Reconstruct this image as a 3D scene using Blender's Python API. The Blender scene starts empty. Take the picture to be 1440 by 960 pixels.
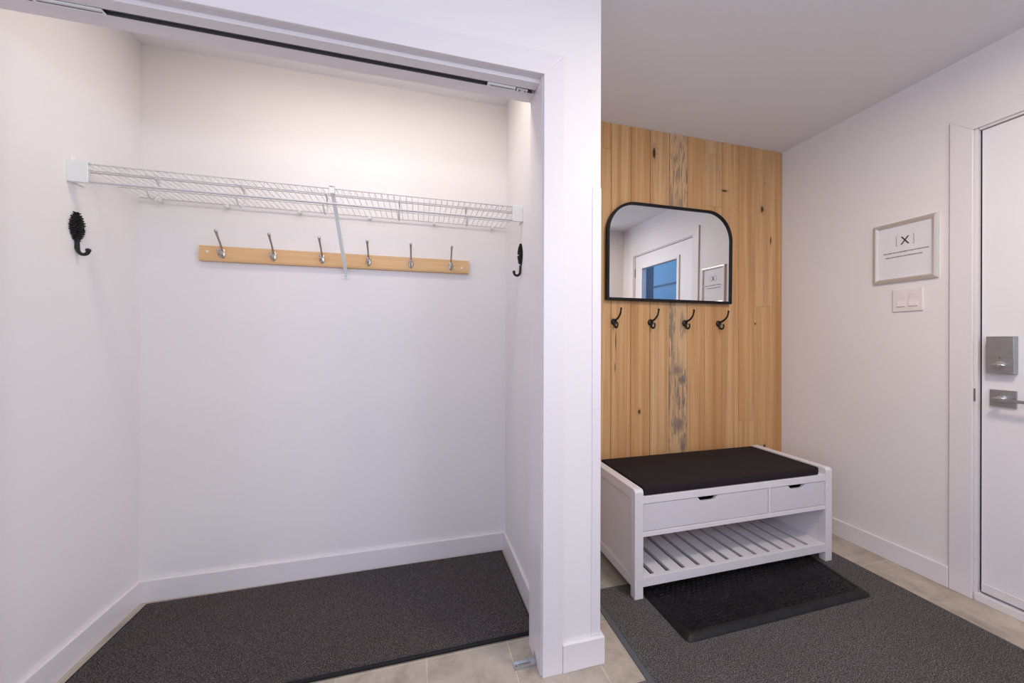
import bpy, bmesh, math, random
from mathutils import Vector, Matrix
random.seed(7)
PI = math.pi
SC = bpy.context.scene
COL = SC.collection

# ------------------------------------------------------------------ camera
cam_d = bpy.data.cameras.new('camera'); cam = bpy.data.objects.new('camera', cam_d); COL.objects.link(cam)
cam_d.sensor_width = 36.0; cam_d.lens = 500.7/1440*36.0; cam_d.clip_start = 0.02
cam.matrix_world = (Matrix.Translation((0, 0, 1.144)) @ Matrix.Rotation(-0.2537, 4, 'Z')
                    @ Matrix.Rotation(PI/2, 4, 'X') @ Matrix.Rotation(0.0025, 4, 'Z'))
SC.camera = cam

# ------------------------------------------------------------------ world, lights, exposure
world = bpy.data.worlds.new('world'); SC.world = world; world.use_nodes = True
bg = world.node_tree.nodes['Background']; bg.inputs[0].default_value = (0.20, 0.48, 0.95, 1); bg.inputs[1].default_value = 1.5
SC.view_settings.view_transform = 'Standard'; SC.view_settings.look = 'None'
SC.view_settings.gamma = 1.0; SC.view_settings.use_curve_mapping = False
SC.view_settings.exposure = 0.06

def area(name, loc, rot, sx, sy, power, color, shape='RECTANGLE', spread=PI):
    l = bpy.data.lights.new(name, 'AREA'); l.shape = shape; l.size = sx; l.size_y = sy
    l.energy = power; l.color = color; l.spread = spread
    o = bpy.data.objects.new(name, l); COL.objects.link(o); o.location = loc; o.rotation_euler = rot
    return o
# entry and closet ceiling lamps; window daylight and hall lamps are added unseen fill
LIGHTS = {
 'left_side_fill': ('A', (-2.56, -1.5, 1.43), (PI/2, 0, -PI/2), 2.2, 1.65),
 'right_side_fill': ('A', (1.94, -1.8, 1.43), (PI/2, 0, PI/2), 2.0, 1.65),  # both side lights are added fill, set at invented hall windows
 'entry_lamp': ('D', (1.35, 0.35, 2.385), (0, 0, 0), 0.34, 0.34),
 'closet_lamp': ('A', (-0.25, 1.40, 2.40), (0, 0, 0), 1.2, 0.10),
 'hall_fill': ('P', (-0.1, -0.9, 1.9), None, 0.16, 0),
 'hall_fill_right': ('P', (1.4, -0.7, 1.95), None, 0.16, 0),  # both hall point lights added to brighten the pillar and upper walls
}
RGB = {'left_side_fill': (15, 15, 20), 'right_side_fill': (18.5, 20, 25), 'entry_lamp': (18.5, 15.8, 12.6), 'closet_lamp': (3.9, 3.5, 2.95),
       'hall_fill': (18.5, 20.5, 20.5), 'hall_fill_right': (9, 10.5, 13)}
for k, (ty, loc, rot, sx, sy) in LIGHTS.items():
    c = RGB[k]; mxc = max(c)
    if mxc <= 0: continue
    col = tuple(v/mxc for v in c)
    if ty == 'P':
        l = bpy.data.lights.new(k, 'POINT'); l.shadow_soft_size = sx; l.energy = mxc; l.color = col
        o = bpy.data.objects.new(k, l); COL.objects.link(o); o.location = loc
    else: area(k, loc, rot, sx, sy, mxc, col, 'DISK' if ty == 'D' else 'RECTANGLE')

# ------------------------------------------------------------------ materials
def mat(name, base=(0.8, 0.8, 0.8), rough=0.5, metal=0.0, spec=0.5):
    m = bpy.data.materials.new(name); m.use_nodes = True
    b = m.node_tree.nodes['Principled BSDF']
    b.inputs['Base Color'].default_value = (*base, 1); b.inputs['Roughness'].default_value = rough
    b.inputs['Metallic'].default_value = metal; b.inputs['Specular IOR Level'].default_value = spec
    return m
class NT:
    def __init__(s, m): s.t = m.node_tree; s.n = s.t.nodes; s.l = s.t.links; s.b = s.n['Principled BSDF']
    def new(s, ty, **kw):
        n = s.n.new(ty)
        for k, v in kw.items(): setattr(n, k, v)
        return n
    def link(s, a, b): s.l.new(a, b)
    def coord(s, scale=(1, 1, 1), loc=(0, 0, 0)):
        c = s.new('ShaderNodeTexCoord'); mp = s.new('ShaderNodeMapping')
        mp.inputs['Scale'].default_value = scale; mp.inputs['Location'].default_value = loc
        s.link(c.outputs['Object'], mp.inputs['Vector']); return mp.outputs['Vector']
    def noise(s, vec, scale=1, detail=2, rough=0.5, dist=0.0):
        n = s.new('ShaderNodeTexNoise'); n.inputs['Scale'].default_value = scale
        n.inputs['Detail'].default_value = detail; n.inputs['Roughness'].default_value = rough
        n.inputs['Distortion'].default_value = dist
        s.link(vec, n.inputs['Vector']); return n.outputs['Fac']
    def ramp(s, fac, stops):
        r = s.new('ShaderNodeValToRGB'); e = r.color_ramp.elements
        while len(e) < len(stops): e.new(0.5)
        for i, (p, c) in enumerate(stops):
            e[i].position = p; e[i].color = (*c, 1) if len(c) == 3 else c
        s.link(fac, r.inputs['Fac']); return r.outputs['Color']
    def math(s, op, a, b=None, c=None, clamp=False):
        n = s.new('ShaderNodeMath', operation=op, use_clamp=clamp)
        for i, v in enumerate((a, b, c)):
            if v is None: continue
            if isinstance(v, (int, float)): n.inputs[i].default_value = v
            else: s.link(v, n.inputs[i])
        return n.outputs[0]
    def mix(s, fac, a, b, mode='MIX'):
        n = s.new('ShaderNodeMix', data_type='RGBA', blend_type=mode)
        for sock, v in ((n.inputs[0], fac), (n.inputs[6], a), (n.inputs[7], b)):
            if isinstance(v, (int, float)): sock.default_value = v
            elif isinstance(v, tuple): sock.default_value = (*v, 1) if len(v) == 3 else v
            else: s.link(v, sock)
        return n.outputs[2]
    def bump(s, h, strength=0.2, dist=0.01):
        n = s.new('ShaderNodeBump'); n.inputs['Strength'].default_value = strength; n.inputs['Distance'].default_value = dist
        s.link(h, n.inputs['Height']); s.link(n.outputs['Normal'], s.b.inputs['Normal'])
    def color(s, c): s.link(c, s.b.inputs['Base Color'])

def paint(name, c, rough=0.6, bump=0.06, spec=0.35):
    m = mat(name, c, rough, 0, spec); t = NT(m); v = t.coord()
    t.color(t.mix(t.noise(v, 2.2, 3), tuple(x*0.985 for x in c), tuple(min(1, x*1.015) for x in c)))
    t.bump(t.noise(v, 420, 2), bump, 0.001); return m
M_wall = paint('wall_paint', (0.83, 0.80, 0.81), 0.55)
M_ceil = paint('ceiling_paint', (0.86, 0.86, 0.90), 0.8)
M_trim = paint('trim_paint', (0.81, 0.772, 0.80), 0.32, 0.02, 0.5)
M_door = paint('door_paint', (0.85, 0.835, 0.875), 0.38, 0.03, 0.5)
M_bench = paint('bench_paint', (0.74, 0.71, 0.745), 0.38, 0.02, 0.5)
M_drawer = paint('drawer_paint', (0.66, 0.63, 0.675), 0.45, 0.02, 0.4)
M_wire = mat('wire_vinyl', (0.62, 0.605, 0.62), 0.4)
M_brkt = paint('bracket_plastic', (0.84, 0.86, 0.86), 0.4, 0.01)
M_plastic = mat('switch_plastic', (0.82, 0.765, 0.765), 0.35)
M_black = mat('black_iron', (0.014, 0.012, 0.013), 0.45, 0.2)
M_blackp = mat('black_frame', (0.006, 0.006, 0.007), 0.5, 0, 0.25)
M_rubber = mat('black_edging', (0.007, 0.007, 0.009), 0.6, 0, 0.25)
M_gedge = paint('grey_edging', (0.10, 0.105, 0.118), 0.5, 0.05)
M_darksteel = mat('dark_steel', (0.19, 0.19, 0.205), 0.5, 0.5)
M_shadow = mat('dark_interior', (0.05, 0.045, 0.045), 0.8)
M_silver = mat('silver_frame', (0.74, 0.715, 0.69), 0.33, 0.7)
M_paper = paint('paper', (0.80, 0.785, 0.83), 0.6, 0.0)
M_ink = mat('ink', (0.05, 0.045, 0.06), 0.7)
M_inkg = mat('ink_grey', (0.22, 0.21, 0.24), 0.7)
M_mirror = mat('mirror_glass', (0.80, 0.82, 0.84), 0.0, 1.0)
M_nickel = mat('satin_nickel', (0.50, 0.46, 0.43), 0.26, 1.0)
def galv(name, c, rough):
    m = mat(name, c, rough, 0.9); t = NT(m); v = t.coord()
    t.color(t.mix(t.noise(v, 40, 4, 0.6), tuple(x*0.8 for x in c), tuple(min(1, x*1.2) for x in c))); return m
M_galv = galv('galvanised_steel', (0.55, 0.57, 0.60), 0.38)
M_steel = galv('brushed_steel', (0.40, 0.41, 0.43), 0.42)
M_shine = mat('polished_chrome', (0.80, 0.80, 0.82), 0.12, 1.0)

def glass():
    m = bpy.data.materials.new('clear_glass'); m.use_nodes = True; n = m.node_tree.nodes; l = m.node_tree.links
    n.remove(n['Principled BSDF']); o = n['Material Output']
    tr = n.new('ShaderNodeBsdfTransparent'); gl = n.new('ShaderNodeBsdfGlossy'); gl.inputs['Roughness'].default_value = 0.35
    mx = n.new('ShaderNodeMixShader'); mx.inputs[0].default_value = 0.015
    l.new(tr.outputs[0], mx.inputs[1]); l.new(gl.outputs[0], mx.inputs[2])
    l.new(mx.outputs[0], o.inputs['Surface']); return m
M_glass = glass()
def emis(name, c, s):
    m = mat(name, c); b = m.node_tree.nodes['Principled BSDF']
    b.inputs['Emission Color'].default_value = (*c, 1); b.inputs['Emission Strength'].default_value = s; return m
M_fillblind = emis('glowing_fill_blind', (0.90, 0.93, 1.0), 0.1)  # faint glow for the blinds of the added hall windows
M_diff = emis('lamp_diffuser', (1, 0.95, 0.9), 3.0)

def carpet(name, dark, light, sc=310):
    m = mat(name, dark, 0.95, 0, 0.1); t = NT(m); v = t.coord()
    n1 = t.noise(v, sc, 3, 0.75); n2 = t.noise(v, 3.0, 3)
    c = t.ramp(n1, [(0.38, tuple(x*0.35 for x in dark)), (0.5, dark), (0.63, light)])
    c = t.mix(t.math('MULTIPLY', n2, 0.35), c, (0.055, 0.045, 0.042))
    t.color(c); t.bump(n1, 0.9, 0.004); return m
M_carpet = carpet('charcoal_carpet', (0.058, 0.050, 0.051), (0.24, 0.215, 0.215))
M_carpet2 = carpet('entry_carpet', (0.080, 0.074, 0.076), (0.34, 0.32, 0.325))
def fabric():
    m = mat('cushion_felt', (0.03, 0.025, 0.03), 0.95, 0, 0.15); t = NT(m); v = t.coord()
    n1 = t.noise(v, 600, 2, 0.7)
    t.color(t.ramp(n1, [(0.35, (0.010, 0.0075, 0.0085)), (0.65, (0.038, 0.029, 0.032))])); t.bump(n1, 0.5, 0.002); return m
M_fabric = fabric()
def tray_rubber():
    m = mat('tray_rubber', (0.006, 0.006, 0.007), 0.45, 0, 0.3); t = NT(m); v = t.coord()
    n1 = t.noise(v, 22, 4, 0.6); t.color(t.ramp(n1, [(0.4, (0.004, 0.004, 0.0045)), (0.75, (0.013, 0.0125, 0.012))]))
    t.bump(t.noise(v, 160, 3), 0.25, 0.002); return m
M_tray = tray_rubber()

def tile():
    m = mat('floor_tile', (0.5, 0.45, 0.4), 0.45, 0, 0.4); t = NT(m); v = t.coord(loc=(-0.027, -1.315, 0))
    b = t.new('ShaderNodeTexBrick', offset=0.0, squash=1.0)
    b.inputs['Scale'].default_value = 1; b.inputs['Mortar Size'].default_value = 0.0021; b.inputs['Mortar Smooth'].default_value = 0.2
    b.inputs['Brick Width'].default_value = 0.2985; b.inputs['Row Height'].default_value = 0.6; b.inputs['Bias'].default_value = 0
    b.inputs['Color1'].default_value = (0.96, 0.96, 0.96, 1); b.inputs['Color2'].default_value = (1.04, 1.03, 1.01, 1)
    b.inputs['Mortar'].default_value = (1.35, 1.33, 1.3, 1)
    t.link(v, b.inputs['Vector'])
    w = t.coord()
    n = t.noise(w, 7, 7, 0.62, 0.4); n2 = t.noise(w, 45, 5, 0.65)
    c = t.ramp(n, [(0.32, (0.300, 0.255, 0.210)), (0.52, (0.460, 0.400, 0.340)), (0.72, (0.560, 0.495, 0.430))])
    c = t.mix(0.16, c, t.ramp(n2, [(0.3, (0.25, 0.22, 0.19)), (0.7, (0.62, 0.56, 0.50))]))
    t.color(t.mix(1.0, c, b.outputs['Color'], 'MULTIPLY'))
    h = t.math('SUBTRACT', t.math('MULTIPLY', n2, 0.15), b.outputs['Fac']); t.bump(h, 0.25, 0.002); return m
M_tile = tile()

def wood_planks():
    m = mat('plank_wood', (0.6, 0.4, 0.2), 0.5, 0, 0.35); t = NT(m)
    at = t.new('ShaderNodeAttribute', attribute_name='board'); sep = t.new('ShaderNodeSeparateColor'); t.link(at.outputs['Color'], sep.inputs[0])
    tone, rnd, spalt = sep.outputs[0], sep.outputs[1], sep.outputs[2]
    co = t.new('ShaderNodeTexCoord'); cx = t.new('ShaderNodeSeparateXYZ'); t.link(co.outputs['Object'], cx.inputs[0])
    X, Z = cx.outputs[0], cx.outputs[2]
    off = t.math('MULTIPLY', rnd, 37.0)
    def vec(sx, sz, extra=0.0):
        n = t.new('ShaderNodeCombineXYZ')
        t.link(t.math('MULTIPLY_ADD', X, sx, off), n.inputs[0]); t.link(t.math('MULTIPLY_ADD', Z, sz, off), n.inputs[2])
        n.inputs[1].default_value = extra; return n.outputs[0]
    fine = t.noise(vec(150, 2.0), 1, 4, 0.6)
    mid = t.noise(vec(26, 0.55), 1, 3, 0.55, 0.6)
    broad = t.noise(vec(9, 0.22), 1, 2, 0.5, 0.3)
    base = t.ramp(broad, [(0.34, (0.80, 0.50, 0.25)), (0.5, (0.71, 0.40, 0.17)), (0.64, (0.56, 0.27, 0.095))])
    pale = t.ramp(broad, [(0.3, (0.82, 0.56, 0.31)), (0.7, (0.72, 0.45, 0.215))])
    c = t.mix(tone, pale, base)
    c = t.mix(t.math('MULTIPLY', t.math('SUBTRACT', mid, 0.42, clamp=True), 2.6, clamp=True), c, (0.50, 0.265, 0.115))
    c = t.mix(t.math('MULTIPLY', t.math('SUBTRACT', fine, 0.44, clamp=True), 1.9, clamp=True), c, (0.40, 0.20, 0.09))
    # spalted grey / black streaks
    s1 = t.noise(vec(95, 11), 1, 3, 0.6, 0.5); s2 = t.noise(vec(12, 2.6, 3.3), 1, 2, 0.5)
    sm = t.math('MULTIPLY', t.math('MULTIPLY', t.math('SUBTRACT', s1, 0.50, clamp=True), 9.0, clamp=True),
                t.math('MULTIPLY', t.math('SUBTRACT', s2, 0.42, clamp=True), 7.0, clamp=True))
    s3 = t.noise(vec(20, 1.7, 7.7), 1, 3, 0.5)
    sm2 = t.math('MULTIPLY', t.math('MULTIPLY', t.math('SUBTRACT', s3, 0.56, clamp=True), 9.0, clamp=True), 0.75)
    sm = t.math('MULTIPLY', t.math('MAXIMUM', sm, sm2), t.math('MULTIPLY', spalt, 0.85), clamp=True)
    c = t.mix(t.math('MULTIPLY', spalt, 0.25), c, (0.72, 0.58, 0.42))
    c = t.mix(sm, c, (0.115, 0.105, 0.105))
    for kx, kz, kw, kh, ks in ((1.518, 1.17, .020, .26, .75), (1.555, .965, .040, .035, .7), (1.600, .905, .030, .028, .9), (1.595, 1.25, .018, .10, .55), (1.57, .625, .050, .05, .7), (1.60, .50, .03, .06, .6), (1.515, 1.98, .014, .11, .6)):
        dx = t.math('DIVIDE', t.math('SUBTRACT', X, kx), kw); dz = t.math('DIVIDE', t.math('SUBTRACT', Z, kz), kh)
        d = t.math('SQRT', t.math('ADD', t.math('MULTIPLY', dx, dx), t.math('MULTIPLY', dz, dz)))
        d = t.math('ADD', d, t.math('MULTIPLY', t.math('SUBTRACT', s1, 0.5), 4.5))
        e = t.math('MULTIPLY', t.math('SUBTRACT', 1.0, d, clamp=True), 2.0, clamp=True)
        c = t.mix(t.math('MULTIPLY', t.math('MULTIPLY', e, ks), t.math('GREATER_THAN', spalt, 0.6)), c, (0.17, 0.155, 0.15))
    # knots: x, z, half width, half height
    for kx, kz, kw, kh in ((1.389, 2.301, .010, .030), (1.917, 2.127, .020, .006), (2.227, 2.037, .010, .020), (2.301, 1.832, .005, .022),
                           (2.25, 0.443, .008, .012), (1.129, 1.145, .003, .05), (1.124, 0.99, .0025, .025), (2.17, 1.266, .005, .005), (1.29, .72, .008, .012)):
        dx = t.math('DIVIDE', t.math('SUBTRACT', X, kx), kw); dz = t.math('DIVIDE', t.math('SUBTRACT', Z, kz), kh)
        d = t.math('SQRT', t.math('ADD', t.math('MULTIPLY', dx, dx), t.math('MULTIPLY', dz, dz)))
        d = t.math('ADD', d, t.math('MULTIPLY', t.math('SUBTRACT', fine, 0.5), 1.2))
        c = t.mix(t.math('MULTIPLY', t.math('SUBTRACT', 2.6, d, clamp=True), 0.35, clamp=True), c, (0.42, 0.20, 0.08))
        c = t.mix(t.math('MULTIPLY', t.math('SUBTRACT', 1.25, d, clamp=True), 2.2, clamp=True), c, (0.06, 0.028, 0.015))
    c = t.mix(1.0, c, (0.92, 0.90, 0.86), 'MULTIPLY')
    t.color(c); t.bump(fine, 0.08, 0.002); return m
M_planks = wood_planks()
def rack_wood():
    m = mat('rack_wood', (0.7, 0.45, 0.22), 0.4); t = NT(m)
    n = t.noise(t.coord(scale=(2.2, 60, 60)), 1, 4, 0.6); n2 = t.noise(t.coord(scale=(9, 6, 30)), 1, 2)
    c = t.ramp(n, [(0.3, (0.76, 0.48, 0.24)), (0.7, (0.66, 0.385, 0.17))]); c = t.mix(t.math('MULTIPLY', n2, 0.3), c, (0.80, 0.56, 0.32)); t.color(c); return m
M_rack = rack_wood()

# ------------------------------------------------------------------ mesh helpers
class MB:
    def __init__(s): s.bm = bmesh.new()
    def box(s, x0, x1, y0, y1, z0, z1, bevel=0):
        b = s.bm
        v = [b.verts.new(p) for p in ((x0,y0,z0),(x1,y0,z0),(x1,y1,z0),(x0,y1,z0),(x0,y0,z1),(x1,y0,z1),(x1,y1,z1),(x0,y1,z1))]
        f = [b.faces.new([v[i] for i in q]) for q in ((3,2,1,0),(4,5,6,7),(0,1,5,4),(1,2,6,5),(2,3,7,6),(3,0,4,7))]
        if bevel:
            es = list({e for q in f for e in q.edges})
            bmesh.ops.bevel(b, geom=es, offset=bevel, segments=2, affect='EDGES', profile=0.5)
        return s
    def tube(s, pts, r, seg=8, caps=True):
        b = s.bm; pts = [Vector(p) for p in pts]; n = len(pts)
        rs = r if isinstance(r, (list, tuple)) else [r]*n
        rings = []; up = None
        for i in range(n):
            d = (pts[min(i+1, n-1)]-pts[max(i-1, 0)]).normalized()
            if up is None: up = Vector((0, 0, 1)) if abs(d.z) < 0.9 else Vector((1, 0, 0))
            a = d.cross(up).normalized(); up = a.cross(d).normalized()
            rings.append([b.verts.new(pts[i]+rs[i]*(math.cos(2*PI*k/seg)*a+math.sin(2*PI*k/seg)*up)) for k in range(seg)])
        for i in range(n-1):
            for k in range(seg):
                b.faces.new((rings[i][k], rings[i][(k+1) % seg], rings[i+1][(k+1) % seg], rings[i+1][k]))
        if caps: b.faces.new(rings[0][::-1]); b.faces.new(rings[-1])
        return s
    def prism(s, poly, axis, a0, a1):
        # polygon of 2D points extruded along axis ('x': (y,z), 'y': (x,z), 'z': (x,y))
        b = s.bm
        def P(p, a): return {'x': (a, p[0], p[1]), 'y': (p[0], a, p[1]), 'z': (p[0], p[1], a)}[axis]
        v0 = [b.verts.new(P(p, a0)) for p in poly]; v1 = [b.verts.new(P(p, a1)) for p in poly]; n = len(poly)
        b.faces.new(v0[::-1]); b.faces.new(v1)
        for i in range(n): b.faces.new((v0[i], v0[(i+1) % n], v1[(i+1) % n], v1[i]))
        return s
    def ball(s, c, r, sub=2, sc=(1, 1, 1)):
        mt = Matrix.Translation(c) @ Matrix.Diagonal((*sc, 1))
        bmesh.ops.create_icosphere(s.bm, subdivisions=sub, radius=r, matrix=mt); return s
    def cyl(s, p0, p1, r0, r1=None, seg=20): return s.tube([p0, p1], [r0, r0 if r1 is None else r1], seg)
    def lathe(s, prof, origin, axis, seg=28):
        # profile (radius, height) about axis through origin
        b = s.bm; ax = Vector(axis).normalized(); u = ax.orthogonal().normalized(); w = ax.cross(u); o = Vector(origin)
        rings = [[b.verts.new(o+ax*h+max(r, 1e-5)*(math.cos(2*PI*k/seg)*u+math.sin(2*PI*k/seg)*w)) for k in range(seg)] for r, h in prof]
        for i in range(len(prof)-1):
            for k in range(seg): b.faces.new((rings[i][k], rings[i][(k+1) % seg], rings[i+1][(k+1) % seg], rings[i+1][k]))
        b.faces.new(rings[0][::-1]); b.faces.new(rings[-1]); return s
    def build(s, name, m, parent=None, world=True, smooth=False, bevel=0, seg=2):
        b = s.bm
        if parent is not None and world:
            o = parent
            off = Vector((0, 0, 0))
            while o is not None: off += o.location; o = o.parent
            bmesh.ops.translate(b, verts=b.verts, vec=-off)
        bmesh.ops.recalc_face_normals(b, faces=b.faces)
        me = bpy.data.meshes.new(name); b.to_mesh(me); b.free()
        me.materials.append(m)
        if smooth:
            for p in me.polygons: p.use_smooth = True
        o = bpy.data.objects.new(name, me); COL.objects.link(o)
        if smooth:
            md = o.modifiers.new('ws', 'WEIGHTED_NORMAL') if False else None
            me.set_sharp_from_angle(angle=math.radians(42))
        if parent is not None: o.parent = parent
        if bevel:
            md = o.modifiers.new('bevel', 'BEVEL'); md.width = bevel; md.segments = seg; md.limit_method = 'ANGLE'; md.angle_limit = math.radians(40)
            md.harden_normals = False
        return o
def tag(o, label, cat, group=None, kind=None):
    o['label'] = label; o['category'] = cat
    if group: o['group'] = group
    if kind: o['kind'] = kind
    return o
def thing(name, loc, label, cat, group=None):
    o = bpy.data.objects.new(name, None); o.empty_display_size = 0.05; COL.objects.link(o); o.location = loc
    return tag(o, label, cat, group)
def struct(mb, name, m, label, cat, bevel=0):
    return tag(mb.build(name, m, bevel=bevel), label, cat, None, 'structure')
def copy_tree(o, parent=None):
    c = o.copy(); COL.objects.link(c); c.parent = parent
    for ch in o.children: copy_tree(ch, c)
    return c
def arc(c, r, a0, a1, n=8):
    return [(c[0]+r*math.cos(math.radians(a0+(a1-a0)*i/n)), c[1]+r*math.sin(math.radians(a0+(a1-a0)*i/n))) for i in range(n+1)]

# ------------------------------------------------------------------ room shell
CZ = 2.44; XL = -1.185; XRC = 0.461; YB = 1.915; XR = 2.40; YF = 1.155; YJ = 1.285; XJ = 0.403; XE = 0.626
ZH = 2.048; BB = 0.097; BT = 0.014
m = MB().box(-2.7, 2.55, -3.3, 2.05, -0.10, 0.0)
struct(m, 'floor', M_tile, 'beige stone-look tile floor with pale grout lines', 'floor')
m = MB().box(-2.7, 2.55, -3.3, 2.05, CZ, CZ+0.1)
struct(m, 'ceiling', M_ceil, 'plain white painted ceiling', 'ceiling')
struct(MB().box(-1.3, 2.55, YB, 2.05, 0, CZ), 'wall_back', M_wall, 'white painted wall at the back of the closet', 'wall')
struct(MB().box(-1.3, XL, YJ, YB, 0, CZ), 'wall_left', M_wall, 'white painted left side wall inside the closet', 'wall')
m = MB()
m.box(XRC, XE, YJ, YB, 0, CZ)                      # partition between closet and entry
m.box(XJ+0.012, XE, YF, YJ, 0, CZ)                 # pier beside the opening
m.box(-1.142, XJ+0.012, YF, YJ, ZH+0.012, CZ)      # header
m.box(-2.58, -1.142, YF, YJ, 0, CZ)                # pier to the left
struct(m, 'wall_front', M_wall, 'white wall around the closet opening ending in a square pillar', 'wall')
m = MB()
y0, y1, zt = 0.098, 1.0195, 2.100
m.box(XR, 2.55, -0.12, y0, 0, CZ); m.box(XR, 2.55, y1, YB, 0, CZ); m.box(XR, 2.55, y0, y1, zt, CZ)
struct(m, 'wall_right', M_wall, 'white wall at the right holding the entry door, sign and switch', 'wall')
struct(MB().box(2.0, 2.55, -0.24, -0.12, 0, CZ), 'wall_rear', M_wall, 'short white wall behind the camera beside the entry door', 'wall')
def fill_window_wall(name, wname, x0, x1, y0, y1, axis, w0, w1, z0, z1, lab, lab2):
    m = MB(); f = MB(); p = MB()
    if axis == 'x':    # wall runs along x
        m.box(x0, w0, y0, y1, 0, CZ); m.box(w1, x1, y0, y1, 0, CZ); m.box(w0, w1, y0, y1, 0, z0); m.box(w0, w1, y0, y1, z1, CZ)
        yc = (y0+y1)/2
        for k in range(4): a = w0+(w1-w0-0.05)*k/3; f.box(a, a+0.05, yc-0.025, yc+0.025, z0, z1)
        f.box(w0, w1, yc-0.025, yc+0.025, z0, z0+0.05); f.box(w0, w1, yc-0.025, yc+0.025, z1-0.05, z1)
        p.box(w0+0.01, w1-0.01, yc-0.003, yc+0.003, z0+0.01, z1-0.01)
    else:
        m.box(x0, x1, y0, w0, 0, CZ); m.box(x0, x1, w1, y1, 0, CZ); m.box(x0, x1, w0, w1, 0, z0); m.box(x0, x1, w0, w1, z1, CZ)
        xc = (x0+x1)/2
        for k in range(3): a = w0+(w1-w0-0.05)*k/2; f.box(xc-0.025, xc+0.025, a, a+0.05, z0, z1)
        f.box(xc-0.025, xc+0.025, w0, w1, z0, z0+0.05); f.box(xc-0.025, xc+0.025, w0, w1, z1-0.05, z1)
        p.box(xc-0.003, xc+0.003, w0+0.01, w1-0.01, z0+0.01, z1-0.01)
    struct(m, name, M_wall, lab, 'wall'); w = struct(f, wname, M_trim, lab2, 'added window'); p.build('fill_blind', M_fillblind, w)  # unseen window and blind, added to go with the side fill
struct(MB().box(-2.7, 2.12, -3.3, -3.18, 0, CZ), 'wall_hall_back', M_wall, 'white hall wall behind the camera', 'wall')
fill_window_wall('wall_hall_left', 'fill_window_1', -2.7, -2.58, -3.18, YF, 'y', -2.6, -0.4, 0.6, 2.26, 'white far left wall of the hall', 'added white framed window for fill light in the left hall wall')
fill_window_wall('wall_hall_right', 'fill_window_2', 2.0, 2.12, -3.18, -0.24, 'y', -2.8, -0.8, 0.6, 2.26, 'white side wall of the hall behind the camera', 'added white framed window for fill light in the right hall wall')

# wooden cladding of the entry's back wall
edges = [0.626, 0.696, 0.830, 0.964, 1.098, 1.230, 1.363, 1.500, 1.634, 1.765, 1.900, 2.034, 2.166, 2.300, 2.400]
#            tone, spalt
tones = [(.7, 0), (.6, 0), (.8, 0), (.95, 0), (.45, 0), (.75, 0), (.25, .12), (.10, 1.0), (.85, .10), (.75, 0), (.70, .05), (.60, 0), (.40, .05), (.70, 0)]
splits = {3: [(2.285, (1.35, 0))], 9: [(2.017, (.15, .35)), (2.356, (.3, .3))], 7: [(1.62, (.30, .8))], 11: [(0.619, None)], 12: [(1.382, (.25, .12))]}
b = bmesh.new(); cl = b.loops.layers.float_color.new('board')
for i in range(len(edges)-1):
    x0, x1 = edges[i], edges[i+1]; g = 0.0009
    cuts = [0.0]; tn = [tones[i]]
    for z, tt in splits.get(i, []):
        cuts.append(z); tn.append(tt or tones[i])
    if i == 11: tn = [(.2, .05), tones[i]]
    cuts.append(CZ)
    for j in range(len(cuts)-1):
        rr = random.random(); z0, z1 = cuts[j], cuts[j+1]; gz = 0.0005
        e = 0.0026; yf = 1.895 + random.uniform(0, 0.0012)
        P = [(x0+g, yf+e, z0+gz), (x0+g+e, yf, z0+gz), (x1-g-e, yf, z0+gz), (x1-g, yf+e, z0+gz), (x1-g, 1.9125, z0+gz), (x0+g, 1.9125, z0+gz)]
        va = [b.verts.new(p) for p in P]; vb = [b.verts.new((p[0], p[1], z1-gz)) for p in P]
        fs = [b.faces.new(va[::-1]), b.faces.new(vb)] + [b.faces.new((va[k], va[(k+1) % 6], vb[(k+1) % 6], vb[k])) for k in range(6)]
        for f in fs:
            for l in f.loops: l[cl] = (tn[j][0], rr, tn[j][1], 1)
bmesh.ops.recalc_face_normals(b, faces=b.faces)
me = bpy.data.meshes.new('wall_entry'); b.to_mesh(me); b.free(); me.materials.append(M_planks)
o = bpy.data.objects.new('wall_entry', me); COL.objects.link(o)
tag(o, 'vertical natural wood planks covering the entry back wall', 'wall', None, 'structure')
M_back = mat('dark_backing', (0.07, 0.035, 0.018), 0.9)
MB().box(0.627, 2.399, 1.9128, 1.9149, 0.001, CZ-0.001).build('backing', M_back, o)

# baseboards
def bboard(name, x0, x1, y0, y1, label):
    m = MB().box(x0, x1, y0, y1, 0, BB)
    return struct(m, name, M_trim, label, 'baseboard', bevel=0.0025)
bboard('baseboard_back', XL, XRC, YB-BT, YB, 'white baseboard along the back wall of the closet')
bboard('baseboard_left', XL, XL+BT, YJ+0.02, YB-BT, 'white baseboard along the left wall of the closet')
bboard('baseboard_closet_right', XRC-BT, XRC, YJ+0.001, YB-BT, 'white baseboard along the right side wall of the closet')
m = MB(); m.box(0.4805, XE+BT, YF-BT, YF, 0, BB); m.box(XE, XE+BT, YF, 1.894, 0, BB)
struct(m, 'baseboard_front', M_trim, 'white baseboard wrapped around the foot of the pillar', 'baseboard', bevel=0.0025)
m = MB(); m.box(XR-BT, XR, 1.0965, 1.894, 0, BB)
struct(m, 'baseboard_right', M_trim, 'white baseboard between entry door and wood wall', 'baseboard', bevel=0.0025)
bboard('baseboard_rear', 1.67, XR-0.02, -0.12, -0.106, 'white baseboard on the wall behind the camera')

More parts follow.
